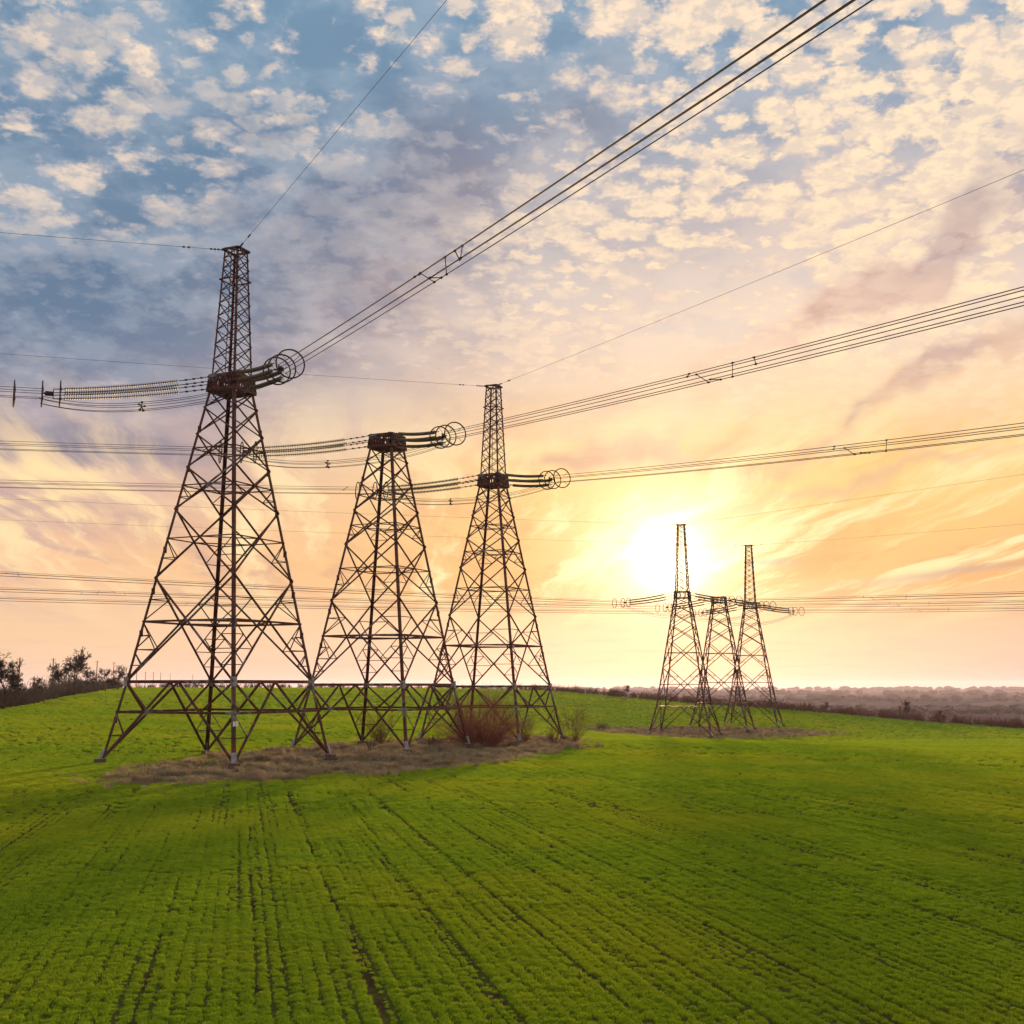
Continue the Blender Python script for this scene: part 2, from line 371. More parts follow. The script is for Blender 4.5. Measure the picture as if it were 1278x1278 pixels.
nb_, nr_ = len(bs), len(rs); ii = np.arange(nr_-1)[:, None]*nb_; jj = np.arange(nb_)[None]
q = np.stack([ii+jj, ii+(jj+1) % nb_, ii+nb_+(jj+1) % nb_, ii+nb_+jj], -1).reshape(-1, 4)
vv = np.stack([GX, GY, GZ], -1).reshape(-1, 3)
c0 = len(vv); vv = np.vstack([vv, [[0, 0, zg1(0, 0.01)]]])
faces = [tuple(f[::-1]) for f in q.tolist()]+[(c0, (j+1) % nb_, j) for j in range(nb_)]
me = bpy.data.meshes.new('ground'); me.from_pydata(vv.tolist(), [], faces); me.materials.append(M['ground'])
a = me.attributes.new('valley', 'FLOAT', 'POINT')
a.data.foreach_set('value', np.r_[sstep((RR-edge_r(BB)-5)/14).reshape(-1), 0])
me.polygons.foreach_set('use_smooth', [True]*len(me.polygons)); me.update()
g = bpy.data.objects.new('ground', me); C.objects.link(g); tag(g, 'green field of young crop falling to a hazy brown valley', 'ground', kind='structure')
# make sure normals look up
if me.polygons[200].normal.z < 0: me.flip_normals()

# distant estuary, a sheet of pale water in the valley
wm = mat('far_water', lambda t, b, o: (b.inputs['Base Color'].__setattr__('default_value', (.30, .28, .30, 1)), b.inputs['Roughness'].__setattr__('default_value', .7), b.inputs['Specular IOR Level'].__setattr__('default_value', .12)))
mb = MB(); N = 40; ring = []
for k in range(N):
    aa = 2*math.pi*k/N; rr = 1+.12*math.sin(3*aa+1)+.07*math.sin(7*aa)
    ring.append((2600+5200*math.cos(aa)*rr, 10300+1700*math.sin(aa)*rr, VAL+3.2))
mb.v = ring; mb.f = [tuple(range(N))]
tag(mb.build('water', wm), 'thin pale strip of water on the far horizon', 'water', kind='structure')

# ------------------------------------------------------------------ towers
A0, A1, A2, A3, A4 = 6.258, 5.126, 1.27, 1.159, .684
Z1, Z2, Z3, Z4 = 6.2, 29.74, 31.0, 41.86
CS = {'L': (-1, -1), 'B': (1, -1), 'R': (1, 1), 'F': (-1, 1)}     # local x along the row, local y across it
ORDER = ['L', 'B', 'R', 'F']
def make_tower(name, prof, levels, belts, far=False, mast=True, zmast=Z4, amast=A4, z2=Z2, z3=Z3):
    root = empty(name)
    zs = [p[0] for p in prof]; aa = [p[1] for p in prof]
    def half(z): return float(np.interp(z, zs, aa))
    def cp(c, z): h = half(z); s = CS[c]; return Vector((s[0]*h, -s[1]*h, z))
    lw = .24 if not far else .26
    for c in ORDER:
        m = MB(); s = CS[c]; fx = (-s[0], 0, 0); fy = (0, s[1], 0)
        for za, zb in zip(zs[:-1], zs[1:]):
            if za >= z3-.01: break
            w = lw if za < 12 else lw*.95
            if far: m.bar(cp(c, za), cp(c, zb), .24)
            else: m.angle(cp(c, za), cp(c, zb), fx, fy, w, .035)
        for k in range(1, 9):       # splice plates
            z = z2*k/9; q_ = cp(c, z); m.box(q_+Vector((-s[0]*.09, s[1]*.09, 0)), .20, .20, .5)
        m.build('leg', M['steel'], root)
        f = MB(); p = cp(c, 0)
        f.box((p.x, p.y, -.45), .80, .80, 1.1); f.box((p.x, p.y, .24), .62, .62, .30)
        fo = f.build('footing', M['conc'], root)
        f = MB(); f.bar(cp(c, .38), cp(c, 1.1), .27); f.box((p.x*.985, p.y*.985, .42), .46, .46, .05)
        f.build('base_shoe', M['galv'], fo)
    mid = lambda a, b: (a+b)/2
    def lerp(a, b, t): return a+(b-a)*t
    faces_ = [(ORDER[i], ORDER[(i+1) % 4]) for i in range(4)]
    z1 = zs[1]; zl = 3.9
    for c, d in faces_:
        m = MB(); g_ = MB()
        P_, Q_ = cp(c, 0.35), cp(d, 0.35); T1_, T2_ = cp(c, z1), cp(d, z1); mt = mid(T1_, T2_)
        if not far:
            m.bar(T1_, T2_, .20, .24)
            m.bar(cp(c, zl), cp(d, zl), .16, .18)
            for f0, ft in ((P_, T1_), (Q_, T2_)):
                m.bar(f0, mt, .15)
                fl = (zl-.35)/(z1-.35); onb = lerp(f0, mt, fl); lg = lerp(f0, ft, fl)
                m.bar(ft, onb, .14)
                f2 = fl*.5; m.bar(lerp(f0, ft, f2), lerp(f0, mt, f2), .07); m.bar(lg, lerp(f0, mt, f2), .06)
            g_.box((T1_.x*.985, T1_.y*.985, T1_.z), .36, .36, .7)
        else:
            m.bar(T1_, T2_, .12)
            m.bar(P_, mt, .16); m.bar(Q_, mt, .16)
            for f0, ft in ((P_, T1_), (Q_, T2_)):
                m.bar(lerp(f0, ft, .5), lerp(f0, mt, .5), .07); m.bar(ft, lerp(f0, mt, .5), .07)
        for li, (za, zb) in enumerate(zip(levels[:-1], levels[1:])):
            a_, b_ = cp(c, za), cp(d, za); e_, f_ = cp(c, zb), cp(d, zb)
            wd = (.125 if li == 0 else (.115 if li < 3 else .095))*(1.35 if far else 1)
            nrm = Vector((a_.x+b_.x, a_.y+b_.y, 0)).normalized()*.06
            m.bar(a_+nrm, f_+nrm, wd); m.bar(b_-nrm, e_-nrm, wd)
            r0 = half(za)/(half(za)+half(zb)); zc_ = za+(zb-za)*r0; X = lerp(a_, f_, r0)
            if li in belts:
                hw = .15 if li == 0 else .085
                l_, r_ = cp(c, zc_), cp(d, zc_)
                m.bar(l_, r_, hw, hw)
                for base, top, xx in ((a_, e_, l_), (b_, f_, r_)):
                    if li == 0:
                        D5 = lerp(base, X, .53); S5 = mid(xx, D5); w2 = .065
                        m.bar(xx, D5, w2); m.bar(lerp(base, xx, .53), D5, w2); m.bar(lerp(base, xx, .765), S5, w2)
                        m.bar(S5, lerp(base, xx, .53), w2); m.bar(lerp(base, xx, .50), lerp(base, X, .27), w2); m.bar(lerp(base, xx, .27), lerp(base, X, .27), w2)
                        U5 = lerp(X, top, .5); m.bar(xx, U5, .07); m.bar(lerp(xx, top, .5), U5, .07)
                    elif li < 3:
                        D5 = lerp(base, X, .5); m.bar(xx, D5, .06); m.bar(lerp(base, xx, .5), D5, .06)
        m.build('lattice_face', M['steel'], root)
        if not far: g_.build('gusset_plate', M['galv'], root)
    # horizontal diaphragms inside the body
    for li in belts:
        m = MB(); za, zb = levels[li], levels[li+1]; r0 = half(za)/(half(za)+half(zb)); z = za+(zb-za)*r0
        ms_ = [mid(cp(c, z), cp(d, z)) for c, d in faces_]
        for i in range(4): m.bar(ms_[i], ms_[(i+1) % 4], .08 if li else .12)
        m.build('diaphragm', M['steel'], root)
    m = MB()
    ms_ = [mid(cp(c, z1), cp(d, z1)) for c, d in faces_]
    for i in range(4): m.bar(ms_[i], ms_[(i+1) % 4], .12)
    m.build('diaphragm', M['steel'], root)
    # crossarm platform ring
    m = MB(); o = .10
    ring_ = {}
    for z, hh in ((z2, .30), (z3-.1, .24)):
        for c, d in faces_:
            p, q_ = cp(c, z), cp(d, z); p = Vector((p.x*1.1, p.y*1.1, z)); q_ = Vector((q_.x*1.1, q_.y*1.1, z)); m.bar(p, q_, .20 if not far else .12, hh if not far else .14)
            ring_[(c, d, z)] = (p, q_)
    for c, d in faces_:
        (p0, q0), (p1, q1) = ring_[(c, d, z2)], ring_[(c, d, z3-.1)]
        for k in range(7):
            t = k/6; m.bar(lerp(p0, q0, t), lerp(p1, q1, t), .10 if not far else .06)
        for k in range(0, 6, 1):
            t, t2 = k/6, (k+1)/6
            if k % 2: m.bar(lerp(p0, q0, t), lerp(p1, q1, t2), .12)
            elif not far: m.bar(lerp(p1, q1, t), lerp(p0, q0, t2), .12)
        for t in ((.12, .5, .88) if not far else ()): m.bar(lerp(p0, q0, t)+Vector((0, 0, .1)), lerp(p0, q0, t)+Vector((0, 0, .62)), .34, .05)
    for z in (z2-.05, z3):
        h = half(z)*1.05
        m.bar((-h, -h, z), (h, h, z), .16); m.bar((-h, h, z), (h, -h, z), .16)
        m.bar((-h, 0, z), (h, 0, z), .14); m.bar((0, -h, z), (0, h, z), .14)
    m.build('platform_ring', M['steel'], root)
    if mast:
        mr = MB(); nP = 10 if not far else 11; tot = zmast-z3; ks = np.linspace(1.25, .78, nP); zz = z3+np.r_[0, np.cumsum(ks)]/ks.sum()*tot
        a3 = half(z3)
        def mp(c, z): h = a3+(amast-a3)*(z-z3)/tot; s = CS[c]; return Vector((s[0]*h, -s[1]*h, z))
        for c in ORDER: s = CS[c]; mr.angle(mp(c, z3), mp(c, zmast), (-s[0], 0, 0), (0, s[1], 0), .15 if not far else .2, .03 if not far else .1)
        mo = mr.build('mast_frame', M['steel'], root)
        for c, d in faces_:
            ml = MB()
            for za, zb in zip(zz[:-1], zz[1:]):
                nrm = Vector((mp(c, za).x+mp(d, za).x, mp(c, za).y+mp(d, za).y, 0)).normalized()*.035
                w_ = .065 if not far else .10; ml.bar(mp(c, za)+nrm, mp(d, zb)+nrm, w_); ml.bar(mp(d, za)-nrm, mp(c, zb)-nrm, w_)
            ml.build('mast_lattice', M['steel'], mo)
        mt_ = MB()
        for c, d in faces_:
            for z, w in ((zmast-.06, .16),):
                p, q_ = mp(c, z), mp(d, z); mt_.bar(Vector((p.x*1.12, p.y*1.12, z)), Vector((q_.x*1.12, q_.y*1.12, z)), w)
        mt_.bar(mp('L', zmast)*1.0+Vector((-.1, -.1, .02)), mp('R', zmast)+Vector((.1, .1, .02)), .1)
        mt_.build('top_frame', M['steel'], mo)
        col_ = MB()
        for c, d in faces_:
            p, q_ = mp(c, zz[7]), mp(d, zz[7]); col_.bar(Vector((p.x*1.14, p.y*1.14, zz[7])), Vector((q_.x*1.14, q_.y*1.14, zz[7])), .09)
        col_.build('collar', M['steel'], mo)
        lad = MB(); h0 = a3*.6; h1 = amast*.6
        for sy in (-.17, .17): lad.bar((-h0, sy, z3), (-h1, sy, zmast), .045)
        for k in range(int(tot/.4)):
            t = (k+.5)*.4/tot; hx = -(h0+(h1-h0)*t); lad.bar((hx, -.17, z3+t*tot), (hx, .17, z3+t*tot), .03)
        lad.build('ladder', M['steel'], mo)
    return root

# panel levels read off the photograph
LEV = [6.2, 14.3, 19.85, 23.3, 26.05, 28.3, 29.74]
prof = [(0, A0), (Z1, A1), (Z2, A2), (Z3, A3)]
t1 = make_tower('lattice_tower', prof, LEV, (0, 1, 2, 3))
t1.location = (-23.004, 96.15, 0); t1.rotation_euler.z = 1.1409
tag(t1, 'tallest nearest lattice anchor tower with mast, at the left over dry grass', 'pylon', 'three near lattice towers in a row')
t2 = copy_tree(t1, None, skip=('mast_frame',)); t2.location = (-12.547, 118.68, -.215)
tag(t2, 'near lattice tower without a mast, flat ring on top, middle of the front three', 'pylon')
t3 = copy_tree(t1); t3.location = (-2.219, 140.647, -.405)
tag(t3, 'near lattice tower with mast standing among the big bare bush', 'pylon')
# two white number plates on the front leg of the nearest tower
for k in (0, 1):
    m = MB(); p = Vector((-5.56, -5.56, 0)); m.box((p.x-.10*0, p.y, 3.15), .26, .03, .36)
    o = m.build('number_plate', M['white'], t1); o.location = ((k-.5)*.34-.05, -.22+(k*.0), 0); o.rotation_euler.z = 0
LEVF = [6.2, 14.4, 20.2, 23.6, 26.2, 28.2, 29.6]
proff = [(0, 6.75), (6.2, 5.15), (29.6, 1.5), (31.0, 1.4)]
f1 = make_tower('lattice_tower', proff, LEVF, (0, 1), far=True, zmast=45.8, amast=.80, z2=29.6, z3=31.0)
YF = R(72)
FT = [(37.3, 263, -4.8), (49.2, 285.5, -4.35), (60.8, 307, -4.3)]
f1.location = FT[0]; f1.rotation_euler.z = YF
tag(f1, 'distant lattice tower with mast right in front of the setting sun', 'pylon', 'three distant lattice towers in a row')
f2 = copy_tree(f1, None, skip=('mast_frame',)); f2.location = FT[1]; tag(f2, 'distant lattice tower without a mast between the two masted ones', 'pylon')
f3 = copy_tree(f1); f3.location = FT[2]; tag(f3, 'farthest lattice tower with mast, rightmost of the distant three', 'pylon')

# ------------------------------------------------------------------ insulator sets (local +X points away from the tower)
def isag(x): return -.245*x+.0062*x*x
def make_set():
    root = empty('insulator_set')
    for sy, sz in ((-.5, .62), (.5, .02), (-.5, -.02), (.5, -.62)):
        r = MB(); c = lambda x: Vector((x, sy*(1-.3*x/12), sz*(1-.25*x/12)+isag(x)))
        r.tube([c(0), c(1.4), c(2.7)], .035, 5)
        for x in (.3, .9, 1.5, 2.1): r.box(c(x), .22, .07, .14)
        r.build('tension_rod', M['fit'], root)
        m = MB(); x = 2.75
        while x < 11.35:
            ax = c(x+.05)-c(x)
            m.lathe(c(x), ax, [(0, .035), (.02, .09), (.05, .16), (.07, .165), (.075, .12), (.10, .05), (.165, .035)], 10)
            x += .172
        m.build('insulator_string', M['glass'], root, True)
        m = MB(); m.tube([c(11.3), c(12.1)], .04, 5); m.build('end_link', M['fit'], root)
    m = MB(); z = isag(12.1); m.box((12.1, 0, z), .08, .74, .12); m.box((12.1, 0, z), .07, .12, .66); m.box((12.45, 0, z), .75, .34, .08); m.box((12.4, 0, z), .6, .07, .36)
    m.build('yoke_plate', M['fit'], root)
    for x, rr in ((11.6, 1.0), (12.9, 1.0), (14.9, 1.02)):
        m = MB(); z = isag(x)
        m.tube([(x, rr*math.cos(2*math.pi*k/36), z+rr*math.sin(2*math.pi*k/36)) for k in range(36)], .058, 6, closed=True)
        for k in range(4):
            a_ = math.pi/4+k*math.pi/2; m.tube([(x, rr*math.cos(a_), z+rr*math.sin(a_)), (x-.1, .35*math.cos(a_), z+.35*math.sin(a_))], .02, 4)
        m.build('grading_ring', M['fit'], root)
    return root
LDIR = Vector((-.93, -.36)).normalized(); RDIR = Vector((.46, -.89)).normalized(); FRD = Vector((.60, -.80)).normalized()
base_set = make_set(); used = [False]
BUND = [(.42*math.cos(2*math.pi*k/5+math.pi/2), .42*math.sin(2*math.pi*k/5+math.pi/2)) for k in range(5)]
END = 14.4
def add_set(attach, d, label, group):
    o = base_set if not used[0] else copy_tree(base_set); used[0] = True
    o.location = attach; o.rotation_euler = (0, 0, math.atan2(d.y, d.x)); tag(o, label, 'insulator', group)
    return Vector(attach)+Vector((d.x*12.9, d.y*12.9, isag(12.9)))
def slope_for(z0, z1, s_, k): return (z0-z1+k*s_*s_)/s_
def bundle(start, d, slope, L, label, group, spacers=(), rad=.022, k2=None, step=2.0, cat='power line'):
    root = empty('conductor_bundle', start); tag(root, label, cat, group)
    k2 = slope/420. if k2 is None else k2
    f = lambda s_: -slope*s_+k2*s_*s_
    side = Vector((-d.y, d.x, 0)); n = int(L/step)
    for u, v in BUND:
        m = MB(); pts = [Vector((d.x*s_, d.y*s_, f(s_)+v))+side*u for s_ in np.linspace(0, L, n)]
        m.tube(pts, rad, 5); m.build('conductor', M['wire'], root)
    for i, s_ in enumerate(spacers):
        m = MB(); i0, i1 = i % 5, (i+1+(i % 2)) % 5
        p = Vector((d.x*s_, d.y*s_, f(s_)))+side*BUND[i0][0]+Vector((0, 0, BUND[i0][1])); s2 = s_+.35
        q_ = Vector((d.x*s2, d.y*s2, f(s2)))+side*BUND[i1][0]+Vector((0, 0, BUND[i1][1]))
        m.bar(p, q_, .04); m.box(p, .15, .09, .09, math.atan2(d.y, d.x)); m.box(q_, .15, .09, .09, math.atan2(d.y, d.x))
        m.build('spacer', M['fit'], root)
    return root
def jumper(p, q_, sag, label, group):
    root = empty('jumper_loop', p); tag(root, label, 'power line', group); p = Vector(p); q_ = Vector(q_); d = (q_-p)
    dh = Vector((d.x, d.y, 0)).normalized(); side = Vector((-dh.y, dh.x, 0))
    f = lambda t: d*t+Vector((0, 0, -sag*(1-abs(2*t-1)**2.3)))
    for u, v in BUND:
        m = MB(); m.tube([f(t)+side*u*.8+Vector((0, 0, v*.8)) for t in np.linspace(0, 1, 26)], .022, 5); m.build('jumper_wire', M['wire'], root)
    for t in (.44,):
        c = f(t); m = MB()
        for u, v in BUND: m.bar(c, c+side*u*.8+Vector((0, 0, v*.8)), .06); m.box(c+side*u*.8+Vector((0, 0, v*.8)), .15, .12, .12, math.atan2(dh.y, dh.x))
        m.build('star_spacer', M['fit'], root)
def shield(p, d, slope, L, label, group, rad=.016, clamp=True):
    root = empty('ground_wire', p); tag(root, label, 'power line', group); n = 40
    m = MB(); m.tube([Vector((d.x*s_, d.y*s_, -slope*s_+slope/420*s_*s_)) for s_ in np.linspace(0, L, n)], rad, 5); m.build('wire', M['wire'], root)
    m = MB()
    for s_ in (.3, .6, .9, 1.2, 3.0, 3.4): m.box((d.x*s_, d.y*s_, -slope*s_), .2, .09, .12, math.atan2(d.y, d.x))
    m.build('clamp', M['fit'], root)
near = [((-23.004, 96.15, 0), 'nearest tower'), ((-12.547, 118.68, -.215), 'near mastless tower'), ((-2.219, 140.647, -.405), 'near masted tower in the bush')]
K2 = .00022
lslope = (.030, .046, .049); rslope = (.056, .098, .113)
rsp = ((25, 26.1, 27, 28, 29.2, 30.4), (37, 38.3, 39.5, 41, 43), (43.5, 45, 46.5, 48.5))
for i, ((x, y, z), nm) in enumerate(near):
    zc_ = z+30.42
    al = Vector((x, y, zc_))+Vector((LDIR.x*1.5, LDIR.y*1.5, 0)); ar = Vector((x, y, zc_))+Vector((RDIR.x*1.5, RDIR.y*1.5, 0))
    el_ = add_set(al, LDIR, f'string insulators with rings pulling left from the {nm}', 'insulator sets on the near towers')
    er_ = add_set(ar, RDIR, f'string insulators with rings on the right of the {nm}', 'insulator sets on the near towers')
    bundle(el_, LDIR, lslope[i], 190, f'conductor bundle running left from the {nm} out of frame', 'conductor bundles of the near towers', (3.2, 120, 124, 128), k2=K2)
    bundle(er_, RDIR, rslope[i], 190, f'conductor bundle climbing right from the {nm}', 'conductor bundles of the near towers', rsp[i], rad=.026, k2=K2)
    jumper(el_+Vector((0, 0, -.5)), er_+Vector((0, 0, -.5)), 1.3, f'sagging jumper wires with a star spacer below the {nm} ring', 'jumper loops of the near towers')
for i in (0, 2):
    (x, y, z), nm = near[i]; zt = z+Z4-.1; w = .85
    shield((x+LDIR.x*w, y+LDIR.y*w, zt), LDIR, (.055, .030)[i//2], 190, f'thin wire off the mast top of the {nm} leftwards', 'shield wires')
    shield((x+RDIR.x*w, y+RDIR.y*w, zt), RDIR, (.012, .045)[i//2], 190, f'thin wire off the mast top of the {nm} going right', 'shield wires')
fnm = ['distant tower before the sun', 'distant mastless tower', 'rightmost distant tower']
for i, (x, y, z) in enumerate(FT):
    zc_ = z+30.3
    al = Vector((x, y, zc_))+Vector((LDIR.x*1.6, LDIR.y*1.6, 0)); ar = Vector((x, y, zc_))+Vector((FRD.x*1.6, FRD.y*1.6, 0))
    el_ = add_set(al, LDIR, f'string insulators with rings pulling left from the {fnm[i]}', 'insulator sets on the distant towers')
    er_ = add_set(ar, FRD, f'string insulators with rings on the right of the {fnm[i]}', 'insulator sets on the distant towers')
    bundle(el_, LDIR, (-.010, .008, .014)[i], 260, f'conductor bundle running far left from the {fnm[i]}', 'conductor bundles of the distant towers', (30, 32, 34, 120, 122, 125, 128), rad=.03, k2=.00006)
    bundle(er_, FRD, (.045, .050, .047)[i], 220, f'conductor bundle running right from the {fnm[i]}', 'conductor bundles of the distant towers', (33, 35, 38, 42), rad=.03)
    jumper(el_+Vector((0, 0, -.5)), er_+Vector((0, 0, -.5)), 2.6, f'sagging jumper wires below the ring of the {fnm[i]}', 'jumper loops of the distant towers')
    if i != 1:
        zt = z+45.7
        shield((x+LDIR.x*.9, y+LDIR.y*.9, zt), LDIR, .02, 260, f'thin wire off the mast top of the {fnm[i]} to the left', 'shield wires', .02)
        shield((x+FRD.x*.9, y+FRD.y*.9, zt), FRD, (.0, .04)[i//2], 220, f'thin wire off the mast top of the {fnm[i]} to the right', 'shield wires', .02)

# ------------------------------------------------------------------ bare bushes and trees
rng = random.Random(11)
def rv(k=1.0): return Vector((rng.uniform(-k, k), rng.uniform(-k, k), rng.uniform(-k, k)))
def limb(m, p, d, L, r, nseg, wob, out=None, grav=0.0, taper=.5):
    pts = [Vector(p)]; d = Vector(d).normalized(); rr = [r]
    for k in range(nseg):
        d = (d+rv(wob)+Vector((0, 0, grav))).normalized(); pts.append(pts[-1]+d*L/nseg); rr.append(r*(1-(1-taper)*(k+1)/nseg))
    m.tube(pts, rr, 3)
    return pts, d, rr[-1]
def bush(m, c, h, w, stems, twigs, r=.03, fine=3):
    c = Vector(c)
    for _ in range(stems):
        a_ = rng.uniform(0, 6.283); lean = rng.uniform(.05, 1.0)**.8*w/h*1.15
        lean *= 1.2; d = Vector((math.cos(a_)*lean, math.sin(a_)*lean, 1)); L = h*rng.uniform(.55, 1.08)*(1 if lean < .7 else .9)
        base = c+Vector((math.cos(a_), math.sin(a_), 0))*rng.uniform(0, .16*w)
        pts, dd, _r = limb(m, base, d, L, r, 5, .24, taper=.35)
        for _ in range(twigs):
            k = rng.randint(1, 4); q_ = pts[k]+(pts[k-1]-pts[k])*rng.random(); td = (pts[k]-pts[k-1]).normalized()+rv(1.0)+Vector((0, 0, .2))
            tp, _, _ = limb(m, q_, td, L*rng.uniform(.18, .45), r*.45, 3, .3, taper=.4)
            for _ in range(fine):
                limb(m, tp[rng.randint(0, 1)], td+rv(.9), L*rng.uniform(.06, .16), r*.28, 1, .2)
def tree(m, c, h, depth=5, spread=.75, r=None, fine=1.0, tr=None):
    r = r or h*.022; c = Vector(c); tr = tr or m
    def rec(p, d, L, rr, k):
        mm = tr if k >= depth-1 else m
        pts, dd, re = limb(mm, p, d, L, rr, 3 if k > 1 else 2, .16 if k < depth else .05, grav=.04, taper=.6)
        if k == 0: return
        n = rng.choice((3, 4)) if k > 2 else rng.choice((4, 5))
        for i in range(n):
            j = rng.randint(1, len(pts)-1) if i else len(pts)-1
            nd = (dd+rv(spread)+Vector((0, 0, .12))).normalized()
            rec(pts[j], nd, L*rng.uniform(.55, .82), max(re*rng.uniform(.5, .7), .016*fine), k-1)
    rec(c, (0, 0, 1), h*.30, r, depth)
def crown_tree(name, h, depth, spread, mname, label, cat='tree', group=None, fine=1.0):
    root = empty(name); tag(root, label, cat, group)
    tm, cm = MB(), MB(); tree(cm, (0, 0, 0), h, depth, spread, fine=fine, tr=tm)
    tm.build('trunk', M[mname], root); cm.build('crown', M[mname], root); return root
def at_px(px, r):       # a spot on the ground in the direction of a picture column at a range
    v = px_dir(px, 855); k = r/math.hypot(v.x, v.y); x, y = v.x*k, v.y*k; return (x, y, zg1(x, y))
# bushes by the near towers
for px, rg, h, w, st, tw, r, mt_, lab in (
    (602, 127, 6.6, 14.0, 170, 13, .027, 'bush_red', 'biggest bare bush fanning out before the near masted tower'),
    (655, 134, 3.2, 3.0, 26, 8, .022, 'bark_red', 'low bare shrub between the big bush and the front leg of the masted tower'),
    (690, 137, 2.2, 2.4, 22, 7, .022, 'bark_red', 'low bare shrub by the right foot of the near masted tower'),
    (716, 133, 4.4, 4.0, 20, 10, .024, 'bark_red', 'small bare tree-like shrub right of the near towers'),
    (475, 128, 4.4, 3.8, 28, 10, .024, 'bark_red', 'upright bare bush under the mastless near tower'),
    (463, 107, 2.2, 1.1, 9, 6, .022, 'bark', 'tiny leafless sapling in dry grass in front of the mastless tower'),
    (540, 122, 1.6, 2.0, 36, 6, .022, 'bark', 'knee-high scrub left of the biggest bush'),
    (750, 262, 2.4, 4.0, 40, 6, .035, 'bark', 'pale scrub left of the distant towers')):
    m = MB(); bush(m, (0, 0, 0), h, w/2*1.3, st, tw, r); p = at_px(px, rg)
    o = m.build('bare_bush', M[mt_]); o.location = p; tag(o, lab, 'bush')
# left-hand trees
variants = [crown_tree('bare_tree', 9.0, 6, .85, 'bark_dark', 'x', fine=1.7), crown_tree('bare_tree', 7.5, 6, 1.0, 'bark_dark', 'x', fine=1.7), crown_tree('bare_tree', 8.0, 6, .7, 'bark_dark', 'x', fine=1.7)]
tl = [(6, 205, 1.12, 0, 'large gnarled bare tree cut by the left edge of the picture'), (40, 245, .8, 1, 'small round bare tree standing clear above the hedge'),
      (75, 275, .95, 2, 'narrow bare tree just left of the tallest hedge tree'), (93, 285, 1.30, 0, 'tallest thin round-crowned bare tree of the hedge middle'),
      (108, 310, 1.0, 1, 'low bare tree right of the tallest hedge tree'), (132, 330, 1.10, 1, 'broad dark dense tree near the end of the hedge'),
      (148, 370, .95, 2, 'last bare tree at the right end of the left hedge'), (-40, 190, 1.2, 2, 'bare tree beyond the left picture edge'), (22, 232, .75, 2, 'short twiggy tree between the edge tree and the round one')]
usedv = set()
for px, rg, sc, vi, lab in tl:
    b0 = variants[vi]; o = b0 if vi not in usedv else copy_tree(b0); usedv.add(vi)
    o.location = at_px(px, rg+4); o.scale = (sc,)*3; o.rotation_euler.z = rng.uniform(0, 6); tag(o, lab, 'tree', 'bare trees of the left hedge')
# bush cluster prototypes reused in strips of scrub
def strip(name, label, pts, hs, n, depth_, mname, st=12, tw=4, r=.05, wfac=.7, fine=2, kind_cat='hedge'):
    m = MB()
    for i in range(n):
        t = rng.random()*(len(pts)-1); k = min(int(t), len(pts)-2); f = t-k
        px = pts[k][0]+(pts[k+1][0]-pts[k][0])*f; rg = pts[k][1]+(pts[k+1][1]-pts[k][1])*f; h = hs[k]+(hs[k+1]-hs[k])*f
        p = at_px(px, rg+rng.uniform(0, depth_)); hh = h*rng.uniform(.55, 1.15)
        bush(m, (p[0], p[1], p[2]-.1), hh, hh*wfac, st, tw, r, fine)
    o = m.build(name, M[mname]); tag(o, label, kind_cat, kind='stuff'); return o
strip('scrub_hedge', 'dense dark leafless hedge along the left field edge under the trees', [(-260, 185), (-40, 190), (40, 232), (100, 300), (152, 430)], [5.0, 5.0, 4.6, 4.6, 4.5], 230, 16, 'bark_mix', 16, 4, .055)
strip('scrub_hedge', 'front rim of grey brown brush at the foot of the left hedge', [(-200, 182), (-30, 186), (50, 238), (110, 312), (150, 425)], [3.2, 3.2, 2.8, 2.8, 2.5], 150, 5, 'bark', 16, 3, .04)
strip('far_hedge', 'thin dark tree belt along the horizon behind the near towers', [(130, 500), (300, 520), (500, 510), (680, 470)], [3.6, 3.2, 2.6, 2.2], 230, 20, 'bark_mix', 10, 3, .10)
strip('edge_thicket', 'red brown thicket along the right field edge below the valley', [(640, 438), (760, 418), (900, 402), (1060, 380), (1278, 343), (1500, 330)], [2.6, 2.8, 3.0, 3.2, 3.3, 3.3], 520, 16, 'bark_red', 12, 3, .07)
vt = crown_tree('bare_tree', 6.0, 5, .8, 'bark_red', 'x', fine=2)
first = True
for px, rg, sc, lab in ((1128, 372, 1.25, 'tallest bare tree rising from the right thicket'), (1170, 366, .8, 'small bare tree right of the tallest thicket tree'), (782, 424, .95, 'round bare tree in the thicket left of the sunlit tower'), (1030, 392, .75, 'short bare tree in the thicket right of the distant towers')):
    o = vt if first else copy_tree(vt); first = False
    o.location = at_px(px, rg); o.scale = (sc,)*3; tag(o, lab, 'tree', 'bare trees of the right thicket')
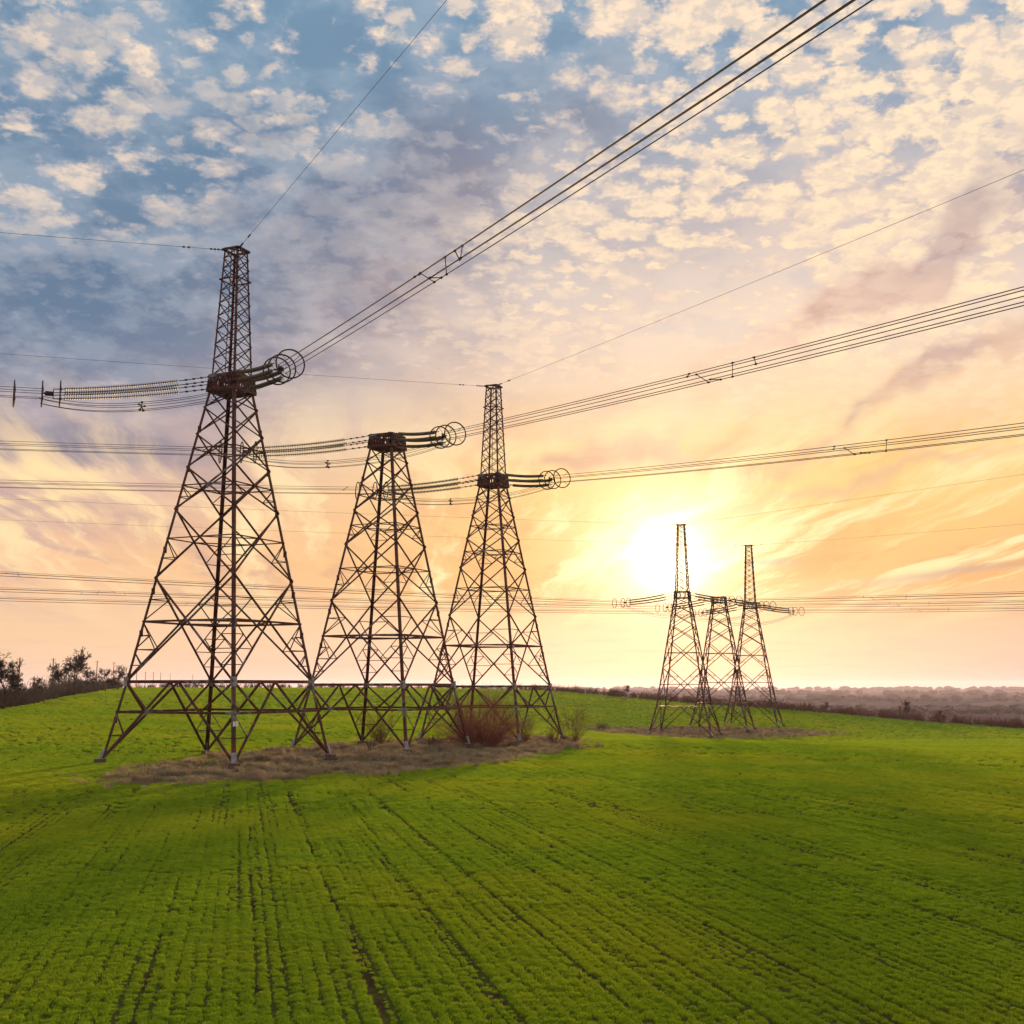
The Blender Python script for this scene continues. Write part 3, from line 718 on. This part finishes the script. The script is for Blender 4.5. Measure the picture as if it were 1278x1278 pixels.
# far tree belts in the valley: solid ragged ribbons of crowns with real width
def belt(label, y0, x0, x1, h, dep, n, seed, slant=0.0):
    rg_ = random.Random(seed); m = MB(); base = VAL+0.5
    for i in range(n):
        t = i/(n-1); x = x0+(x1-x0)*t+rg_.uniform(-.3, .3)*(x1-x0)/n; y = y0+slant*(x-x0)+rg_.uniform(-dep, dep)
        if math.sin(t*17+seed)+rg_.uniform(-.6, .6) < -.95: continue
        hh = h*rg_.uniform(.45, 1.15); w = hh*rg_.uniform(.6, 1.3); z = zg1(x, y)
        vs = [(x, y, z-1)]; k_ = 7
        for lv, (fz, fr) in enumerate(((.15, .55), (.5, 1.0), (.82, .7))):
            for j in range(k_):
                a_ = 6.283*j/k_+lv; q_ = fr*w*rg_.uniform(.6, 1.1); vs.append((x+q_*math.cos(a_), y+q_*math.sin(a_), z+hh*(fz+rg_.uniform(-.08, .08))))
        vs.append((x, y, z+hh)); fs = []
        for j in range(k_): fs.append((0, 1+(j+1) % k_, 1+j))
        for lv in range(2):
            for j in range(k_): a1 = 1+lv*k_+j; b1 = 1+lv*k_+(j+1) % k_; fs.append((a1, b1, b1+k_, a1+k_))
        for j in range(k_): fs.append((1+2*k_+j, 1+2*k_+(j+1) % k_, 1+3*k_))
        m.add(vs, fs)
    o = m.build('far_wood', M['bark_mix']); tag(o, label, 'woodland', kind='stuff')
belt('nearest hazy tree belt across the valley floor', 1500, -300, 1500, 11, 14, 330, 1, -.05)
belt('second hazy tree belt farther out in the valley', 2500, -500, 2400, 14, 30, 420, 2, .04)
belt('faint tree belt before the far water', 4300, -700, 3800, 20, 80, 520, 3)
belt('faintest line of woods near the horizon', 7600, -1500, 6000, 28, 200, 560, 4)
# wooden line poles marching away behind the hedge
poles = [(-18, 175), (23, 222), (65, 262), (120, 330), (141, 380), (157, 430), (170, 470), (181, 520), (191, 560), (200, 600), (212, 660), (240, 760), (262, 820)]
m = MB(); m.lathe((0, 0, 0), (0, 0, 1), [(0, .15), (8.2, .09)], 7); m.build
pr = empty('utility_pole'); m.build('post', M['pole'], pr); m = MB(); m.bar((-.4, 0, 7.8), (.4, 0, 7.8), .05)
for sx in (-.42, 0, .42): m.lathe((sx, 0, 7.85), (0, 0, 1), [(0, .03), (.08, .06), (.2, .04)], 6)
m.build('crossbar', M['pole'], pr)
names_ = ['left of the picture', 'just right of the edge tree', 'between the round tree and the narrow tree', 'above the broad dark tree', 'right behind the broad dark tree', 'first past the end of the hedge',
          'second past the end of the hedge', 'third past the end of the hedge', 'fourth past the end of the hedge', 'fifth past the end of the hedge', 'sixth past the end of the hedge', 'next to last of the row', 'last and smallest of the row']
for i, (px, rg) in enumerate(poles):
    o = pr if i == 0 else copy_tree(pr); o.location = at_px(px, rg); o.rotation_euler.z = .3
    if i > 4: o.location.z = zg1(*at_px(px, min(rg, 500))[:2])-1.2
    tag(o, f'thin wooden line pole, {names_[i]}', 'utility pole', 'wooden line poles behind the hedge')

# ------------------------------------------------------------------ crop and dry grass
def m_blade(c1, c2, c3, trans):
    def f(t, b, o):
        oi = t.nodes.new('ShaderNodeObjectInfo'); rn = E(t, oi.outputs['Random'])
        p = geopos(t); n = noise(t, p, .5, 4, .6); n2 = noise(t, p, .05, 3, .55)
        c = mixc(t, (rn*.6+n*.7-.15).clamp(), c1, c2); c = mixc(t, n2.smooth(.4, .65)*.5, c, c3)
        setc(t, b, c); b.inputs['Roughness'].default_value = .6; b.inputs['Specular IOR Level'].default_value = .2
        tr = t.nodes.new('ShaderNodeBsdfTranslucent'); t.links.new(c.s, tr.inputs[0]); mx = t.nodes.new('ShaderNodeMixShader'); mx.inputs[0].default_value = trans
        t.links.new(b.outputs[0], mx.inputs[1]); t.links.new(tr.outputs[0], mx.inputs[2]); t.links.new(mx.outputs[0], o.inputs[0])
    return f
M['blade'] = mat('crop_leaf', m_blade((.105, .24, .008, 1), (.29, .44, .014, 1), (.39, .43, .016, 1), .55))
M['straw'] = mat('dry_grass', m_blade((.16, .14, .07, 1), (.52, .42, .29, 1), (.30, .21, .15, 1), .35))
def tuft(name, n, rad, h, wb, mname, bend):
    v = []; f = []
    for _ in range(n):
        a_ = rng.uniform(0, 6.283); rr = rad*math.sqrt(rng.random()); x, y = rr*math.cos(a_), rr*math.sin(a_)
        b_ = rng.uniform(0, 6.283); lx, ly = math.cos(b_)*bend*h*rng.uniform(.2, 1), math.sin(b_)*bend*h*rng.uniform(.2, 1); hh = h*rng.uniform(.55, 1.1)
        c_ = rng.uniform(0, 6.283); wx, wy = math.cos(c_)*wb, math.sin(c_)*wb; k = len(v)
        v += [(x-wx, y-wy, -.02), (x+wx, y+wy, -.02), (x+lx*.4+wx*.7, y+ly*.4+wy*.7, hh*.6), (x+lx*.4-wx*.7, y+ly*.4-wy*.7, hh*.6), (x+lx, y+ly, hh*(1-.25*bend))]
        f += [(k, k+1, k+2, k+3), (k+3, k+2, k+4)]
    me = bpy.data.meshes.new(name); me.from_pydata(v, [], f); me.materials.append(M[mname]); return bpy.data.objects.new(name, me)
def scatter(name, tufts, pts, sc, label, cat):
    col = bpy.data.collections.new(name+'_kinds')
    for t_ in tufts: col.objects.link(t_)
    me = bpy.data.meshes.new(name); n = len(pts); me.vertices.add(n); me.vertices.foreach_set('co', pts.astype(np.float32).ravel())
    for nm, ty, dat in (('idx', 'INT', np.random.randint(0, len(tufts), n)), ('rz', 'FLOAT', np.random.uniform(0, 6.283, n)), ('sc', 'FLOAT', sc)):
        a_ = me.attributes.new(nm, ty, 'POINT'); a_.data.foreach_set('value', dat.astype(np.int32 if ty == 'INT' else np.float32))
    o = bpy.data.objects.new(name, me); C.objects.link(o)
    ng = bpy.data.node_groups.new(name, 'GeometryNodeTree')
    ng.interface.new_socket('Geometry', in_out='INPUT', socket_type='NodeSocketGeometry'); ng.interface.new_socket('Geometry', in_out='OUTPUT', socket_type='NodeSocketGeometry')
    N_ = ng.nodes; L_ = ng.links; gi = N_.new('NodeGroupInput'); go = N_.new('NodeGroupOutput'); iop = N_.new('GeometryNodeInstanceOnPoints')
    ci = N_.new('GeometryNodeCollectionInfo'); ci.inputs[0].default_value = col; ci.inputs['Separate Children'].default_value = True; ci.inputs['Reset Children'].default_value = True
    def attr(nm, ty):
        a_ = N_.new('GeometryNodeInputNamedAttribute'); a_.data_type = ty; a_.inputs[0].default_value = nm; return [s_ for s_ in a_.outputs if s_.enabled and s_.name == 'Attribute'][0]
    cx = N_.new('ShaderNodeCombineXYZ'); L_.new(attr('rz', 'FLOAT'), cx.inputs[2]); er = N_.new('FunctionNodeEulerToRotation'); L_.new(cx.outputs[0], er.inputs[0])
    L_.new(gi.outputs[0], iop.inputs['Points']); L_.new(ci.outputs[0], iop.inputs['Instance']); iop.inputs['Pick Instance'].default_value = True
    L_.new(attr('idx', 'INT'), iop.inputs['Instance Index']); L_.new(er.outputs[0], iop.inputs['Rotation']); L_.new(attr('sc', 'FLOAT'), iop.inputs['Scale'])
    L_.new(iop.outputs[0], go.inputs[0])
    md = o.modifiers.new('scatter', 'NODES'); md.node_group = ng
    tag(o, label, cat, kind='stuff'); return o
def vnoise(x, y, sc, seed):      # smooth value noise
    r_ = np.random.RandomState(seed); G = r_.rand(256, 256); x = x/sc+500; y = y/sc+500
    xi = np.floor(x).astype(int); yi = np.floor(y).astype(int); fx = x-xi; fy = y-yi; fx = fx*fx*(3-2*fx); fy = fy*fy*(3-2*fy)
    g_ = lambda a_, b_: G[a_ % 256, b_ % 256]
    return (g_(xi, yi)*(1-fx)+g_(xi+1, yi)*fx)*(1-fy)+(g_(xi, yi+1)*(1-fx)+g_(xi+1, yi+1)*fx)*fy
def patch_d(x, y):
    d = np.full(len(x), 9.)
    for (cx, cy), L, wd, rd in PATCH:
        a_ = ((x-cx)*rd[0]+(y-cy)*rd[1])/L; q_ = ((x-cx)*rd[1]-(y-cy)*rd[0])/wd
        d = np.minimum(d, np.sqrt(a_*a_+q_*q_)+(vnoise(x, y, 3, 3)-.5)*.22)
    return d
pts_, scs_ = [], []
for r0, r1, b_, dens, s0 in ((17, 34, 36, 105, .68), (34, 60, 33, 52, .88), (60, 110, 31, 15, 1.3), (110, 230, 30, 2.6, 2.1), (230, 430, 30, .6, 3.2)):
    area_ = (r1*r1-r0*r0)*R(b_); n = int(area_*dens); r_ = np.sqrt(np.random.uniform(r0*r0, r1*r1, n)); a_ = R(1)*np.random.uniform(-b_, b_, n)
    x = r_*np.sin(a_); y = r_*np.cos(a_)
    u = x*ROWP[0]+y*ROWP[1]; v = x*ROWD[0]+y*ROWD[1]
    if r0 < 100: uc = np.round(u/.31)*.31; un = uc+(u-uc)*.62; x = x+(un-u)*ROWP[0]; y = y+(un-u)*ROWP[1]; u = un
    # pull the seedlings into drill rows, leave tramlines bare here and there
    ln = vnoise(u, v*.02, .42, 8); gap = vnoise(x, y, 2.4, 9)
    lid = np.floor((u+.55)/2.2); ls = (np.sin(lid*12.9898)*43758.5453) % 1.0
    tram = (np.abs(((u+.55+.10*(vnoise(x, y, 6, 15)-.5)) % 2.2)-1.1) < .035+.055*vnoise(x, y, 3, 12)*(.25+.6*ls)) & (vnoise(x, y, 4.5, 17) > .42-.45*ls)
    fine = (np.abs(((u+.2+.06*(vnoise(x, y, 4, 45)-.5)) % .55)-.275) < .065) & (vnoise(u, v*.08, .5, 41) > .28)
    u0 = u.copy(); sn = np.round((u-.1)/.55)*.55+.1
    keep = ~(tram & (gap > .12)) & (patch_d(x, y)+np.random.uniform(-.10, .10, n) > .97) & (r_ < edge_r(np.arctan2(x, y))-4)
    hgt = .72+.10*vnoise(x, y, .45, 21)+.25*vnoise(x, y, 3.5, 22)-.25*(ln > .62)-.18*fine
    x, y, hgt = x[keep], y[keep], hgt[keep]
    pts_.append(np.stack([x, y, zg(x, y)], -1)); scs_.append(hgt*s0*np.random.uniform(.8, 1.2, len(x)))
scatter('crop_grass', [tuft('tuft', 54, .15, .135, .0065, 'blade', .6) for _ in range(6)], np.vstack(pts_), np.concatenate(scs_), 'young green winter crop growing in drill rows over the field', 'crop')
pts_, scs_ = [], []
for (cx, cy), L, wd, rd in PATCH:
    n = int(20*L*wd*4*.6) if cy < 200 else int(5*L*wd*4*.6)
    a_ = np.random.uniform(-1.1, 1.1, n)*L; q_ = np.random.uniform(-1.1, 1.1, n)*wd
    x = cx+a_*rd[0]+q_*rd[1]; y = cy+a_*rd[1]-q_*rd[0]; k = (patch_d(x, y)+np.random.uniform(-.10, .10, n) < 1.0) & (vnoise(x, y, 1.6, 31) > .42)
    for (fx_, fy_), ya_ in (((-23.004, 96.15), 1.1409), ((-12.547, 118.68), 1.1409), ((-2.219, 140.647), 1.1409)):     # trodden bare round each footing
        for su, sv in CS.values():
            lx, ly = su*A0, -sv*A0; px_, py_ = fx_+lx*math.cos(ya_)-ly*math.sin(ya_), fy_+lx*math.sin(ya_)+ly*math.cos(ya_)
            k &= ((x-px_)**2+((y-py_+1.2)/2.2)**2) > 1.0
    x, y = x[k], y[k]; pts_.append(np.stack([x, y, zg(x, y)], -1)); scs_.append((.22+1.1*vnoise(x, y, 1.1, 33)**2)*np.random.uniform(.7, 1.2, len(x))*(1 if cy < 200 else 1.2))
scatter('dry_grass', [tuft('straw', 34, .28, .62, .014, 'straw', .7) for _ in range(5)], np.vstack(pts_), np.concatenate(scs_), 'dry straw coloured grass in the islands round the tower feet', 'grass')

# ------------------------------------------------------------------ haze: one closed box of thin air
HZ = 0.50e-4
def m_haze(t, b, o):
    t.nodes.remove(b); v = t.nodes.new('ShaderNodeVolumePrincipled'); v.inputs['Color'].default_value = (.68, .66, 1.0, 1)
    v.inputs['Density'].default_value = HZ; v.inputs['Anisotropy'].default_value = .48; t.links.new(v.outputs[0], o.inputs['Volume'])
hm = mat('haze', m_haze)
m = MB(); zb = float(vv[:, 2].min())-1.5; zt = 49.0; m.box((0, 0, (zb+zt)/2), 30000, 30000, zt-zb)
tag(m.build('haze', hm), 'thin warm evening haze over field and valley', 'haze', kind='stuff')
